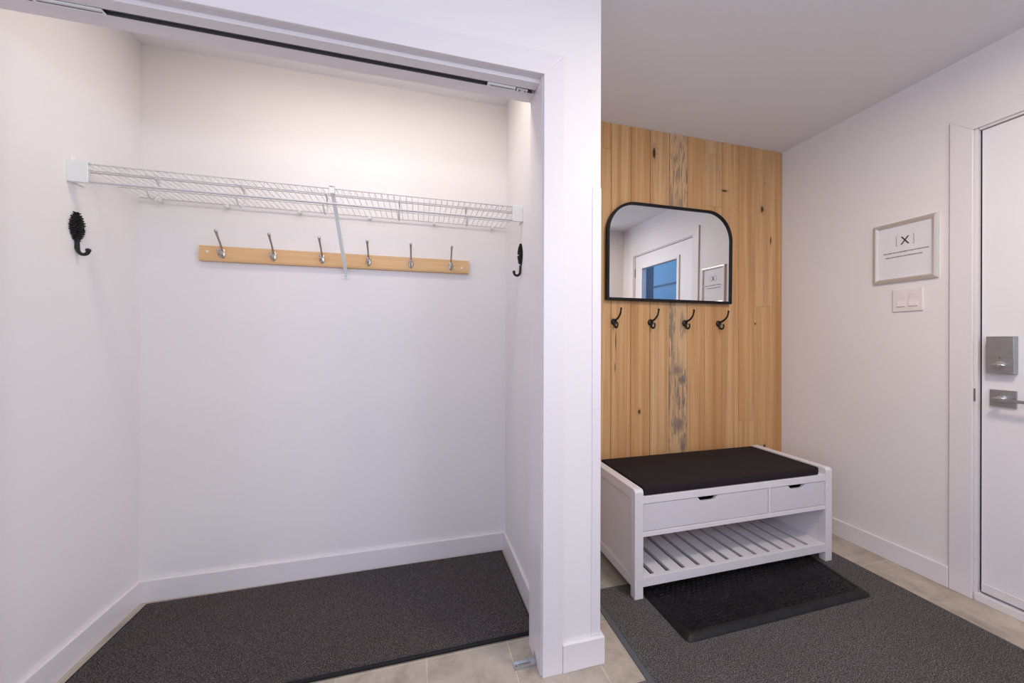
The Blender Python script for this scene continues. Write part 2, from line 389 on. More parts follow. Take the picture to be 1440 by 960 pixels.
# closet opening: jamb lining and casing
m = MB()
m.box(XJ, XJ+0.012, YF-0.001, YJ+0.001, 0, ZH+0.012)
m.box(-1.142, -1.130, YF-0.001, YJ+0.001, 0, ZH+0.012)
xa, xb = -1.130, XJ
m.box(xa, xb, YF-0.001, 1.176, ZH+0.0075, ZH+0.012)
m.box(xa, xb, 1.176, 1.2115, ZH-0.006, ZH+0.012); m.box(xa, xb, 1.2355, YJ+0.001, ZH-0.003, ZH+0.012)
m.box(xa, xb, 1.2115, 1.2355, ZH+0.0085, ZH+0.012)
struct(m, 'trim_1', M_trim, 'white jamb lining the closet opening', 'trim')
m = MB(); c0 = XJ+0.004; c1 = 0.480; ct = 0.012
m.prism([(c0, 0), (c1, 0), (c1, ZH+0.081), (c0, ZH+0.005)], 'y', YF-ct, YF)
m.prism([(c0, ZH+0.005), (c1, ZH+0.081), (-1.207, ZH+0.081), (-1.131, ZH+0.005)], 'y', YF-ct, YF)
m.prism([(-1.131, 0), (-1.131, ZH+0.005), (-1.207, ZH+0.081), (-1.207, 0)], 'y', YF-ct, YF)
struct(m, 'trim_2', M_trim, 'flat white casing around the closet opening with mitred corners', 'trim', bevel=0.0018)

# ------------------------------------------------------------------ entry door
Y0, Y1 = 0.112, 1.0045; ZT = 2.083; XD = 2.412
m = MB()
m.box(XR-0.002, 2.50, Y1+0.006, 1.0195, 0, 2.100); m.box(XR-0.002, 2.50, 0.098, Y0-0.003, 0, 2.100); m.box(XR-0.002, 2.50, Y0-0.003, Y1+0.003, ZT+0.003, 2.100)
m.box(XD+0.046, 2.50, 0.975, Y1+0.003, 0.03, ZT); m.box(XD+0.046, 2.50, Y0-0.003, 0.135, 0.03, ZT); m.box(XD+0.046, 2.50, 0.135, 0.975, 2.055, ZT+0.003)
struct(m, 'trim_3', M_trim, 'white jamb around the entry door', 'trim')
m = MB(); a0, a1 = 1.0225, 1.095; b0, b1 = 0.0955, 0.023; z0, z1 = 2.0945, 2.166
for poly in ([(a0, 0), (a1, 0), (a1, z1), (a0, z0)], [(b0, 0), (b0, z0), (b1, z1), (b1, 0)], [(a0, z0), (a1, z1), (b1, z1), (b0, z0)]):
    m.prism(poly, 'x', XR-0.012, XR)
struct(m, 'trim_4', M_trim, 'flat white casing around the entry door', 'trim', bevel=0.002)
struct(MB().box(XR-0.006, 2.50, 0.0985, 1.019, 0, 0.034), 'trim_5', M_trim, 'white sill under the entry door', 'trim', bevel=0.002)
door = thing('door_1', (XD, Y0, 0.04), 'white entry door with steel deadbolt and lever in the right wall', 'door'); door['kind'] = 'structure'
gy0, gy1, gz0, gz1 = 0.250, 0.805, 0.95, 1.93
m = MB()
m.box(XD, XD+0.044, Y0, gy0, 0.044, ZT); m.box(XD, XD+0.044, gy1, Y1, 0.044, ZT)
m.box(XD, XD+0.044, gy0, gy1, 0.044, gz0); m.box(XD, XD+0.044, gy0, gy1, gz1, ZT)
m.build('door_slab', M_door, door)
m = MB(); w = 0.032
m.box(XD-0.012, XD, gy0-w, gy0, gz0-w, gz1+w); m.box(XD-0.012, XD, gy1, gy1+w, gz0-w, gz1+w)
m.box(XD-0.012, XD, gy0, gy1, gz0-w, gz0); m.box(XD-0.012, XD, gy0, gy1, gz1, gz1+w)
gf = m.build('glass_surround', M_door, door, bevel=0.003)
MB().box(XD+0.018, XD+0.024, gy0+0.001, gy1-0.001, gz0+0.001, gz1-0.001).build('pane', M_glass, door)
m = MB()
m.box(XD+0.004, XD+0.040, Y1+0.0001, Y1+0.0059, 0.044, ZT+0.0029); m.box(XD+0.004, XD+0.040, Y0, Y1, ZT+0.0001, ZT+0.0029)
m.box(XD+0.004, XD+0.040, Y0-0.0029, Y0-0.0001, 0.044, ZT+0.0029)
m.build('weather_strip', M_rubber, door)
m = MB().box(XD-0.005, XD, Y0+0.001, Y1-0.001, 0.045, 0.083)
m.build('door_sweep', M_trim, door, bevel=0.0015)
for hz in (0.28, 1.05, 1.90):
    m = MB(); m.cyl((XD-0.005, Y0-0.004, hz-0.045), (XD-0.005, Y0-0.004, hz+0.045), 0.006, seg=12)
    for k in (-0.047, 0.047): m.ball((XD-0.005, Y0-0.004, hz+k), 0.006, 1)
    m.build('hinge', M_darksteel, door, smooth=True)
# deadbolt
db = MB().box(XD-0.029, XD, 0.905, 0.981, 1.013, 1.171, 0.0015).build('deadbolt', M_steel, door)
MB().box(XD-0.0305, XD-0.0285, 0.9075, 0.9785, 1.0815, 1.169, 0.0006).build('battery_cover', M_steel, db)
m = MB(); m.cyl((XD-0.029, 0.942, 1.053), (XD-0.034, 0.942, 1.053), 0.012)
m.lathe([(0.0005, 0.0185), (0.004, 0.016), (0.0068, 0.010), (0.0075, 0), (0.0068, -0.010), (0.004, -0.016), (0.0005, -0.0185)], (XD-0.040, 0.942, 1.050), (0, -1, -0.12), 16)
m.build('thumb_turn', M_shine, db, smooth=True)
MB().ball((XD-0.0300, 0.944, 1.0805), 0.0035, 1).build('screw', M_darksteel, db)
hd = MB().box(XD-0.008, XD, 0.907, 0.979, 0.870, 0.942, 0.001).build('lever_handle', M_steel, door)
m = MB(); m.cyl((XD-0.008, 0.945, 0.905), (XD-0.020, 0.945, 0.905), 0.015, 0.013); m.cyl((XD-0.020, 0.945, 0.905), (XD-0.05, 0.945, 0.905), 0.009)
m.build('shank', M_shine, hd, smooth=True)
MB().box(XD-0.058, XD-0.047, 0.835, 0.958, 0.896, 0.909, 0.002).build('lever', M_steel, hd)
MB().box(XR-0.004, XR-0.0005, 1.0172, 1.0224, 0.884, 0.940, 0.001).build('strike_plate', M_darksteel, door)

# porch seen through the door glass
m = MB().box(4.6, 4.7, -5.0, 3.0, 0, 3.2)
struct(MB().box(4.585, 4.5995, -5.0, 3.0, 2.155, 2.185), 'trim_6', M_darksteel, 'dark horizontal rail on the outdoor wall seen in the mirror', 'trim')
pass
M_siding = paint('siding_paint', (0.64, 0.66, 0.66), 0.6)
tag(m.build('neighbouring_wall', M_siding), 'pale outdoor wall seen through the door glass in the mirror', 'wall', None, 'structure')
struct(MB().box(2.55, 5.2, -5.0, 3.0, -0.12, -0.02), 'floor_porch', M_gedge, 'dark porch floor outside the entry door', 'floor')
p = thing('porch_post', (4.0, -2.0, -0.02), 'dark porch post outside, seen through the door glass in the mirror', 'post')
MB().box(3.92, 4.08, -2.16, -1.84, 0.0, 2.9, 0.004).build('shaft', M_darksteel, p); MB().box(3.90, 4.10, -2.18, -1.82, -0.02, 0.12, 0.004).build('plinth', M_darksteel, p)

# ------------------------------------------------------------------ entry bench
bench = thing('storage_bench', (1.503, 1.605, 0.006), 'white storage bench with two drawers and slatted shoe shelf', 'bench')
bx0, bx1, by0, by1, bz0, bz1 = 0.919, 2.087, 1.380, 1.818, 0.006, 0.490
LW, LD = 0.043, 0.034
for sx in (0, 1):
    xa, xb = (bx0, bx0+LW) if sx == 0 else (bx1-LW, bx1)
    r = 0.016
    # front leg, rounded at its top front corner
    pf = [(by0, bz0), (by0+LD, bz0), (by0+LD, bz1), (by0+r, bz1)] + arc((by0+r, bz1-r), r, 90, 180, 6)[1:]
    MB().prism(pf, 'x', xa, xb).build('leg', M_bench, bench, bevel=0.0022)
    pb = [(by1, bz0), (by1-LD, bz0), (by1-LD, bz1), (by1-r, bz1)] + arc((by1-r, bz1-r), r, 90, 0, 6)[1:]
    MB().prism(pb, 'x', xa, xb).build('leg', M_bench, bench, bevel=0.0022)
    MB().box(xa, xb, by0+LD, by1-LD, bz1-0.046, bz1).build('top_rail', M_bench, bench, bevel=0.0018)
    MB().box(xa+0.001, xb-0.001, by0+LD, by1-LD, 0.050, 0.092).build('bottom_rail', M_bench, bench, bevel=0.0018)
    pxa, pxb = (xa+0.016, xb) if sx == 0 else (xa, xb-0.016)
    MB().box(pxa, pxb, by0+LD, by1-LD, 0.092, bz1-0.046).build('side_panel', M_bench, bench)
ix0, ix1 = bx0+LW, bx1-LW
MB().box(ix0, ix1, by0+0.002, by1-0.004, 0.424, 0.457).build('seat_board', M_bench, bench, bevel=0.0015)
MB().box(ix0, ix1, by0+0.002, by1-0.004, 0.277, 0.298).build('drawer_base', M_bench, bench, bevel=0.0015)
MB().box(ix0, ix1, by1-0.012, by1-0.004, 0.298, 0.424).build('back_panel', M_bench, bench)
MB().box(1.6690, 1.6850, by0+0.003, by1-0.014, 0.298, 0.424).build('divider', M_bench, bench, bevel=0.001)
def drawer(x0, x1, hx):
    g = 0.0026; z0, z1 = 0.298+g, 0.424-g; xa, xb = x0+g, x1-g; w, d = 0.060, 0.020
    prof = [(xa, z0), (xb, z0), (xb, z1), (hx+w, z1)] + [(hx+w-0.006, z1-0.002), (hx+w-0.020, z1-d+0.003), (hx+w-0.028, z1-d)] + \
           [(hx-w+0.028, z1-d), (hx-w+0.020, z1-d+0.003), (hx-w+0.006, z1-0.002)] + [(hx-w, z1), (xa, z1)]
    fr = MB().prism(prof, 'y', by0+0.004, by0+0.020).build('drawer', M_drawer, bench, bevel=0.0012)
    m = MB(); m.box(xa+0.006, xa+0.016, by0+0.020, by1-0.03, z0+0.004, z1-0.022); m.box(xb-0.016, xb-0.006, by0+0.020, by1-0.03, z0+0.004, z1-0.022)
    m.box(xa+0.016, xb-0.016, by0+0.020, by1-0.03, z0+0.004, z0+0.010); m.box(xa+0.016, xb-0.016, by1-0.040, by1-0.03, z0+0.010, z1-0.022)
    m.build('drawer_box', M_shadow, fr)
drawer(ix0, 1.6690, 1.309); drawer(1.6850, ix1, 1.853)
sh = MB()
sh.box(ix0, ix1, by0+0.001, by0+0.0185, 0.056, 0.099); sh.box(ix0, ix1, by1-0.022, by1-0.004, 0.056, 0.099)
MB2 = sh.build('shelf_rail', M_bench, bench, bevel=0.0018)
gap = [1.020+0.0838*k for k in range(12)]; prev = ix0+0.0005
for gx in gap+[None]:
    x1 = (gx-0.0105) if gx else ix1-0.0005
    MB().box(prev, x1, by0+0.0185, by1-0.022, 0.082, 0.0985).build('slat', M_bench, bench, bevel=0.0012)
    if gx: prev = gx+0.0105
# cushion
cz = 0.457
m = MB().box(0.967, 2.004, by0+0.004, 1.775, cz+0.0005, 0.4985, 0.009)
cu = m.build('bench_cushion', M_fabric, smooth=True); tag(cu, 'flat charcoal felt cushion lying on the white bench', 'cushion')

# ------------------------------------------------------------------ mats
def mat_edge(m, pts, w, z0, z1): pass
em = thing('entry_mat', (1.46, 0.9, 0), 'large dark grey carpet mat with grey edging in front of the entry bench', 'mat')
ex0, ex1, ey1, ec, exl, eyf = 0.745, 2.178, 1.487, 1.047, -0.35, -0.08; ew = 0.022; et = 0.006
m = MB().prism([(ex0+ew, ey1-0.008), (ex0+ew, ec-ew), (exl, ec-ew), (exl, eyf), (ex1-0.008, eyf), (ex1-0.008, ey1-0.008)], 'z', 0.0, et)
m.build('carpet_pile', M_carpet2, em)
m = MB()
m.box(ex0, ex0+ew, ec-ew, ey1, 0, 0.0052); m.box(exl, ex0, ec-ew, ec, 0, 0.0052)
m.box(ex0+ew, ex1, ey1-0.008, ey1, 0, 0.005); m.box(ex1-0.008, ex1, eyf, ey1-0.008, 0, 0.005)
m.build('edging', M_gedge, em, bevel=0.0015)
cm = thing('closet_mat', (-0.35, 1.6, 0), 'dark brown-grey carpet mat with black edge covering the closet floor', 'mat')
fx0, fx1, fy0, fy1 = -1.137, 0.442, 1.322, 1.893
m = MB().prism([(fx0+0.004, fy0+0.010), (fx1-0.004, fy0+0.010), (fx1-0.012, fy1-0.003), (fx0+0.003, fy1-0.012)], 'z', 0.0, 0.009)
m.build('carpet_pile', M_carpet, cm)
m = MB()
m.tube([(fx0, fy0+0.006, 0.0072), (-0.4, fy0+0.004, 0.0072), (fx1, fy0+0.006, 0.0072)], 0.0071, 10)
m.tube([(fx1-0.001, fy0+0.006, 0.005), (fx1-0.009, fy1-0.002, 0.005)], 0.0035, 8)
m.tube([(fx0, fy0+0.006, 0.005), (fx0, fy1-0.012, 0.005)], 0.0035, 8)
m.tube([(fx0, fy1-0.012, 0.005), (fx1-0.009, fy1-0.002, 0.005)], 0.003, 8)
m.build('edging', M_rubber, cm, smooth=True)

# rubber boot tray
bt = thing('boot_mat', (1.48, 1.33, et), 'black rubber boot mat with woven relief lying half under the bench', 'mat')
def rpoly(c, r, n=5):
    out = []; N = len(c)
    for i in range(N):
        p, a, b2 = Vector(c[i]), Vector(c[i-1]), Vector(c[(i+1) % N])
        d1, d2 = (a-p).normalized(), (b2-p).normalized(); s, e = p+d1*r, p+d2*r
        for k in range(n+1):
            t = k/n; q = s*(1-t)**2+p*2*t*(1-t)+e*t*t; out.append((q.x, q.y))
    return out
outer = rpoly([(0.982, 1.132), (1.968, 1.138), (2.040, 1.560), (0.972, 1.560)], 0.022)
cxm, cym = 1.49, 1.35
def inset(poly, d):
    return [(x-math.copysign(d, x-cxm) if abs(x-cxm) > 0.3 else x, y-math.copysign(d, y-cym)) for x, y in poly]
b = bmesh.new(); z = et
loops = []
for dd, zz in ((0, z), (0.003, z+0.007), (0.026, z+0.0185), (0.030, z+0.0185), (0.033, z+0.0155)):
    loops.append([b.verts.new((x, y, zz)) for x, y in inset(outer, dd)])
n = len(outer)
for i in range(len(loops)-1):
    for k in range(n): b.faces.new((loops[i][k], loops[i][(k+1) % n], loops[i+1][(k+1) % n], loops[i+1][k]))
b.faces.new(loops[0][::-1]); b.faces.new(loops[-1])
mb = MB(); mb.bm.free(); mb.bm = b
mb.build('tray_rim', M_tray, bt, smooth=True)
m = MB(); rb = random.Random(3)
nx, ny = 34, 21
for j in range(ny):
    for i in range(nx):
        yy = 1.177+j*0.0172; xx = 1.027+i*0.0282+(0.0141 if j % 2 else 0)+(yy-1.16)*0.02
        if xx > 1.917+(yy-1.14)*0.15 or xx < 1.022: continue
        l = rb.uniform(0.008, 0.0135); h = rb.uniform(0.002, 0.0052); s = 0.0045
        c, sn = math.cos(0.35), math.sin(0.35)
        vs = [(-l, -s, 0), (l, -s, 0), (l, s, 0), (-l, s, 0), (-l*.75, -s*.6, h), (l*.75, -s*.6, h), (l*.75, s*.6, h), (-l*.75, s*.6, h)]
        v = [m.bm.verts.new((xx+p[0]*c-p[1]*sn, yy+p[0]*sn+p[1]*c, z+0.0155+p[2])) for p in vs]
        for q in ((4, 5, 6, 7), (0, 1, 5, 4), (1, 2, 6, 5), (2, 3, 7, 6), (3, 0, 4, 7)): m.bm.faces.new([v[k] for k in q])
m.build('woven_relief', M_tray, bt)

# ------------------------------------------------------------------ mirror
mx0, mx1, mz0, mz1, R = 1.054, 1.948, 1.389, 1.974, 0.185
mir = thing('wall_mirror', (1.501, 1.8925, mz0), 'black framed mirror with rounded upper corners on the wood wall', 'mirror')
def mshape(d):
    r = R-d
    return [(mx0+d, mz0+d), (mx1-d, mz0+d)] + arc((mx1-R, mz1-R), r, 0, 90, 14) + arc((mx0+R, mz1-R), r, 90, 180, 14)
o_, i_ = mshape(0), mshape(0.0155); n = len(o_); ya, yb = 1.866, 1.8905
b = bmesh.new()
L = [[b.verts.new((x, y, zz)) for x, zz in pl] for pl, y in ((o_, yb), (o_, ya), (i_, ya), (i_, yb))]
for a in range(4):
    A, B = L[a], L[(a+1) % 4]
    for k in range(n): b.faces.new((A[k], A[(k+1) % n], B[(k+1) % n], B[k]))
mb = MB(); mb.bm.free(); mb.bm = b
mb.build('frame', M_blackp, mir, bevel=0.0012)
MB().prism(mshape(0.0153), 'y', 1.873, 1.889).build('glass', M_mirror, mir)
mir.rotation_euler = (math.radians(0.55), 0, 0)
mir.location.y -= 0.0005

# ------------------------------------------------------------------ hooks on the wood wall
def spline(pts, k=5):
    P = [Vector(p) for p in pts]; out = []
    for i in range(len(P)-1):
        p0, p1, p2, p3 = P[max(i-1, 0)], P[i], P[i+1], P[min(i+2, len(P)-1)]
        for j in range(k):
            t = j/k
            out.append(0.5*((2*p1)+(-p0+p2)*t+(2*p0-5*p1+4*p2-p3)*t*t+(-p0+3*p1-3*p2+p3)*t*t*t))
    out.append(P[-1]); return out
hook = thing('coat_hook', (1.116, 1.895, 1.262), 'x', 'hook')
m = MB(); m.lathe([(0.0195, 0.0), (0.0195, 0.004), (0.016, 0.008), (0.009, 0.0105), (0.004, 0.012)], (0, 0, 0), (0, -1, 0), 24)
m.build('base_plate', M_black, hook, world=False, smooth=True)
m = MB(); p = spline([(0, -0.006, 0.004), (0, -0.022, 0.011), (0, -0.045, 0.020), (0, -0.066, 0.038), (0, -0.075, 0.056), (0, -0.078, 0.070)])
m.tube(p, [0.0068-0.0028*i/(len(p)-1) for i in range(len(p))], 10); m.ball((0, -0.0785, 0.073), 0.0065, 2); m.lathe([(0.0035, 0), (0.0062, 0.001), (0.0062, 0.003), (0.0035, 0.004)], (0, -0.0775, 0.063), (0, -0.1, 1), 12)
m.build('upper_prong', M_black, hook, world=False, smooth=True)
m = MB(); p = spline([(0, -0.004, -0.004), (0, -0.010, -0.022), (0, -0.022, -0.034), (0, -0.036, -0.032), (0, -0.043, -0.020), (0, -0.041, -0.012)])
m.tube(p, [0.0068-0.0025*i/(len(p)-1) for i in range(len(p))], 10); m.ball((0, -0.0405, -0.009), 0.006, 2)
m.build('lower_prong', M_black, hook, world=False, smooth=True)
lbl = ['leftmost of four black coat hooks on the wood wall, next to the pillar',
       'second from the left of four black coat hooks on the wood wall under the mirror',
       'third black coat hook from the left, just right of the grey-streaked plank',
       'rightmost of four black coat hooks on the wood wall, under the mirror corner']
for k, x in enumerate((1.116, 1.3655, 1.613, 1.870)):
    h = hook if k == 0 else copy_tree(hook)
    h.location.x = x; tag(h, lbl[k], 'hook', 'black coat hooks under the mirror')

# ------------------------------------------------------------------ framed sign and switch
sg = thing('framed_sign', (XR, 1.258, 1.455), 'silver framed paper notice above the light switch', 'sign')
sy0, sy1, sz0, sz1 = 1.133, 1.383, 1.456, 1.768; fw = 0.023
b = bmesh.new()
prof = [(0.0, 0.0), (0.0, 0.008), (0.004, 0.0135), (0.0115, 0.0155), (0.018, 0.013), (0.0215, 0.008), (fw, 0.005), (fw, 0.0)]
Ls = []
for d, hgt in prof:
    Ls.append([b.verts.new((XR-0.0005-hgt, y, zz)) for y, zz in ((sy0+d, sz0+d), (sy1-d, sz0+d), (sy1-d, sz1-d), (sy0+d, sz1-d))])
for a in range(len(Ls)):
    A, B = Ls[a], Ls[(a+1) % len(Ls)]
    for k in range(4): b.faces.new((A[k], A[(k+1) % 4], B[(k+1) % 4], B[k]))
mb = MB(); mb.bm.free(); mb.bm = b
mb.build('frame', M_silver, sg)
pp = MB().box(XR-0.004, XR-0.001, sy0+fw-0.001, sy1-fw+0.001, sz0+fw-0.001, sz1-fw+0.001).build('paper', M_paper, sg)
def text(body, size, yc, z, m, name, parent, sx=1.0, bold=0.0):
    cu = bpy.data.curves.new('t', 'FONT'); cu.body = body; cu.size = size; cu.align_x = 'CENTER'; cu.extrude = 0.0002; cu.offset = bold
    t = bpy.data.objects.new('t', cu); COL.objects.link(t)
    bpy.context.view_layer.update()
    me = bpy.data.meshes.new_from_object(t.evaluated_get(bpy.context.evaluated_depsgraph_get()))
    bpy.data.objects.remove(t); bpy.data.curves.remove(cu)
    me.materials.clear(); me.materials.append(m)
    o = bpy.data.objects.new(name, me); COL.objects.link(o); o.parent = parent
    par = Vector((0, 0, 0)); q = parent
    while q is not None: par += q.location; q = q.parent
    o.location = Vector((XR-0.0043, yc, z))-par; o.rotation_euler = (PI/2, 0, -PI/2); o.scale = (sx, 1, 1)
    return o
text('X', 0.058, 1.256, 1.647, M_ink, 'lettering', pp, 0.82, 0.0006)
for yy, dy in ((1.290, -0.006), (1.222, 0.006)):
    m = MB(); m.box(XR-0.0046, XR-0.0042, yy-0.0009, yy+0.0009, 1.643, 1.692)
    for zz in (1.643, 1.6905): m.box(XR-0.0046, XR-0.0042, min(yy, yy+dy), max(yy, yy+dy), zz, zz+0.0015)
    m.build('logo_bracket', M_inkg, pp)
text('WELCOMES YOU & PLEASE REMOVE YOUR OUTDOOR SHOES', 0.0078, 1.255, 1.6075, M_ink, 'lettering', pp, 0.80, 0.00022)
text('WHEN YOU ENTER AND LEAVE THE ENTRY CLEAN', 0.0078, 1.262, 1.5850, M_ink, 'lettering', pp, 0.80, 0.00022)

sw = thing('light_switch', (XR, 1.2455, 1.3615), 'white double rocker light switch under the framed notice', 'switch')
wy0, wy1, wz0_, wz1_ = 1.187, 1.304, 1.302, 1.418
MB().box(XR-0.0065, XR, wy0, wy1, wz0_, wz1_).build('wall_plate', M_plastic, sw, bevel=0.003)
for yc in (1.2225, 1.2685):
    z0, z1 = 1.3265, 1.3935
    MB().prism([(XR-0.006, z0), (XR-0.0075, z0), (XR-0.0115, z0+0.002), (XR-0.0075, (z0+z1)/2), (XR-0.0085, z1), (XR-0.006, z1)], 'y', yc-0.0165, yc+0.0165).build('rocker', M_plastic, sw, bevel=0.0008)
    for zz in (1.3115, 1.4085): MB().lathe([(0.003, 0), (0.003, 0.0008), (0.001, 0.0012)], (XR-0.0064, yc, zz), (-1, 0, 0), 10).build('screw', M_plastic, sw)

# ------------------------------------------------------------------ corner guards on the pillar edge
for (za, zb, lab) in ((BB+0.001, 0.904, 'white plastic corner guard on the pillar edge, lower piece down to the baseboard'), (0.9055, 1.693, 'white plastic corner guard on the pillar edge, upper piece ending level with the wire shelf')):
    m = MB(); m.prism([(0.5935, YF), (0.5935, YF-0.0018), (XE+0.0018, YF-0.0018), (XE+0.0018, YF+0.034), (XE, YF+0.034), (XE, YF)], 'z', za, zb)
    tag(m.build('corner_guard', M_trim, bevel=0.0005), lab, 'corner guard', 'corner guards on the pillar')

# ------------------------------------------------------------------ bifold door track and floor bracket
tr = thing('bifold_track', (-0.36, 1.2235, ZH), 'dark steel sliding door track in the head of the closet opening', 'track')
tx0, tx1 = -1.12, 0.392
m = MB(); m.box(tx0, tx1, 1.212, 1.235, ZH+0.0055, ZH+0.0080); m.box(tx0, tx1, 1.212, 1.2135, ZH-0.006, ZH+0.0055); m.box(tx0, tx1, 1.2335, 1.235, ZH-0.004, ZH+0.0055)
m.build('channel', M_darksteel, tr)
def slider(x0, x1, mm):
    m = MB(); m.box(x0, x1, 1.2140, 1.2330, ZH-0.009, ZH-0.004); 
    s = m.build('slider', mm, tr, bevel=0.001)
    MB().box(x0+0.010, x1-0.004, 1.222, 1.2250, ZH-0.0098, ZH-0.0088).build('slot', M_darksteel, s)
    return s
slider(0.226, 0.327, M_brkt); slider(-0.99, -0.838, M_brkt)
m = MB(); m.box(0.330, 0.372, 1.2140, 1.2330, ZH-0.0095, ZH-0.0045)
pv = m.build('pivot_bracket', M_galv, tr, bevel=0.0008)
m = MB()
for x, r in ((0.342, 0.004), (0.362, 0.003)): m.cyl((x, 1.2235, ZH-0.0105), (x, 1.2235, ZH-0.0090), r, seg=14)
m.build('bolt', M_darksteel, pv)
fb = thing('pivot_floor_bracket', (0.36, 1.205, 0), 'small galvanised pivot bracket on the floor at the foot of the closet jamb', 'bracket')
m = MB(); m.box(0.324, 0.3995, 1.196, 1.202, 0.0, 0.004); m.box(0.324, 0.3995, 1.212, 1.218, 0.0, 0.004); m.box(0.324, 0.340, 1.202, 1.212, 0, 0.004); m.box(0.384, 0.3995, 1.202, 1.212, 0, 0.004)
m.box(0.324, 0.3995, 1.1935, 1.196, 0.0, 0.0085); m.box(0.324, 0.3995, 1.218, 1.2205, 0.0, 0.0085)
m.build('foot_plate', M_galv, fb)
m = MB(); m.prism([(1.1935, 0.0), (1.2205, 0.0), (1.2205, 0.022), (1.216, 0.034), (1.205, 0.038), (1.1935, 0.022)], 'x', 0.3998, 0.4026)
m.build('jamb_plate', M_galv, fb)
m = MB(); m.lathe([(0.0035, 0), (0.003, 0.001)], (0.331, 1.207, 0.004), (0, 0, 1), 12); m.build('screw', M_darksteel, fb)

# ------------------------------------------------------------------ wire shelf
sf = thing('wire_shelf', (-0.362, 1.75, 1.69), 'white ventilated wire shelf spanning the closet above the coat rack', 'shelf')
sx0, sx1 = XL+0.006, XRC-0.004; SZ = 1.7655; FY = 1.587; BY = 1.9015
m = MB()
x = sx0+0.012; 
while x < sx1-0.006:
    m.tube([(x, BY, SZ+0.0028), (x, FY+0.004, SZ+0.0028), (x, FY+0.0012, SZ+0.0015), (x, FY-0.0005, SZ-0.003), (x, FY-0.0005, SZ-0.0245)], 0.00125, 5); x += 0.0252
m.build('wire_deck', M_wire, sf, smooth=True)
m = MB()
for (y, zz, r) in ((BY, SZ, 0.0024), (FY+0.0032, SZ-0.0005, 0.0024), (FY+0.0026, SZ-0.0235, 0.0024), (1.664, SZ-0.0022, 0.0026), (1.79, SZ-0.0022, 0.0020)):
    m.tube([(sx0, y, zz), (sx1, y, zz)], r, 8)
m.build('support_rod', M_wire, sf, smooth=True)
MB().tube([(sx0+0.02, FY+0.006, 1.7045), (sx1-0.01, FY+0.006, 1.7045)], 0.0045, 12).build('hanging_rod', M_wire, sf, smooth=True)
for s, xw in ((1, XL), (-1, XRC)):
    m = MB(); d = 0.058 if s == 1 else 0.050
    xa, xb = sorted((xw, xw+s*d))
    zb, zt2 = 1.697, 1.768
    m.box(xa, xb, FY-0.007, FY-0.0030, zb, zt2)                                   # front face
    xa2, xb2 = sorted((xw, xw+s*0.004)); m.box(xa2, xb2, FY-0.003, 1.645, zb+0.004, zt2+0.004)   # wall plate
    m.box(xa, xb, FY-0.003, 1.594, zb, zb+0.003); m.box(xa, xb, FY-0.003, 1.60, zt2+0.0008, zt2+0.0035)
    m.prism([(1.592, zt2+0.004), (1.612, zt2+0.004), (1.604, zt2+0.022), (1.594, zt2+0.028)], 'x', xa2, xb2)
    m.build('end_bracket', M_brkt, sf, bevel=0.0012)
for x in (-1.104, -0.851, -0.557, -0.243, 0.070, 0.379):
    m = MB(); m.box(x-0.006, x+0.006, 1.894, YB, SZ-0.012, SZ-0.0028, 0.001); m.box(x-0.006, x+0.006, 1.906, YB, SZ-0.0028, SZ+0.006, 0.001); m.ball((x, 1.900, SZ-0.013), 0.005, 1)
    m.build('wall_clip', M_brkt, sf, smooth=True)
for x in (-0.966, -0.684, -0.380, -0.088, 0.205):
    m = MB()
    p = spline([(x, FY+0.004, SZ-0.021), (x, 1.625, SZ-0.014), (x, 1.650, SZ-0.022), (x, 1.659, 1.718), (x, 1.652, 1.690), (x, 1.634, 1.673), (x, 1.612, 1.672), (x, 1.597, 1.684), (x, FY+0.0015, 1.700)], 4)
    m.tube(p, 0.0030, 6); m.tube([(x, 1.661, SZ-0.003), (x, 1.660, SZ-0.020)], 0.003, 6)
    m.build('rod_hook', M_wire, sf, smooth=True)
m = MB()
# support brace: flat U channel from the lip down to the wall
A, B2 = Vector((-0.3465, FY+0.002, 1.757)), Vector((-0.353, 1.905, 1.474)); d = (B2-A).normalized(); nrm = Vector((1, 0, 0)).cross(d).normalized(); w = Vector((0.0075, 0, 0))
for (a, b3, c0, c1) in ((-1, 1, 0, 0.002), (-1, -0.75, 0.002, 0.010), (0.75, 1, 0.002, 0.010)):
    vs = []
    for P0 in (A, B2):
        for (u, c) in ((a, c0), (b3, c0), (b3, c1), (a, c1)): vs.append(m.bm.verts.new(P0+w*u-nrm*(-c)))
    for q in ((0, 1, 2, 3), (7, 6, 5, 4), (0, 1, 5, 4), (1, 2, 6, 5), (2, 3, 7, 6), (3, 0, 4, 7)): m.bm.faces.new([vs[k] for k in q])
br = m.build('support_brace', M_brkt, sf)
m = MB(); m.box(-0.3675, -0.3385, YB-0.004, YB, 1.452, 1.477, 0.0008); m.box(-0.360, -0.346, 1.900, YB-0.004, 1.468, 1.473)
ft = m.build('brace_foot', M_brkt, br)
m = MB(); m.lathe([(0.0035, 0), (0.003, 0.0015), (0.001, 0.002)], (-0.353, YB-0.004, 1.4605), (0, -1, 0), 12); m.build('screw', M_galv, br)
m = MB(); m.box(-0.357, -0.337, FY-0.003, FY-0.0005, 1.745, 1.773); m.box(-0.357, -0.337, FY-0.003, FY+0.008, 1.7705, 1.773); m.build('brace_clip', M_brkt, br)

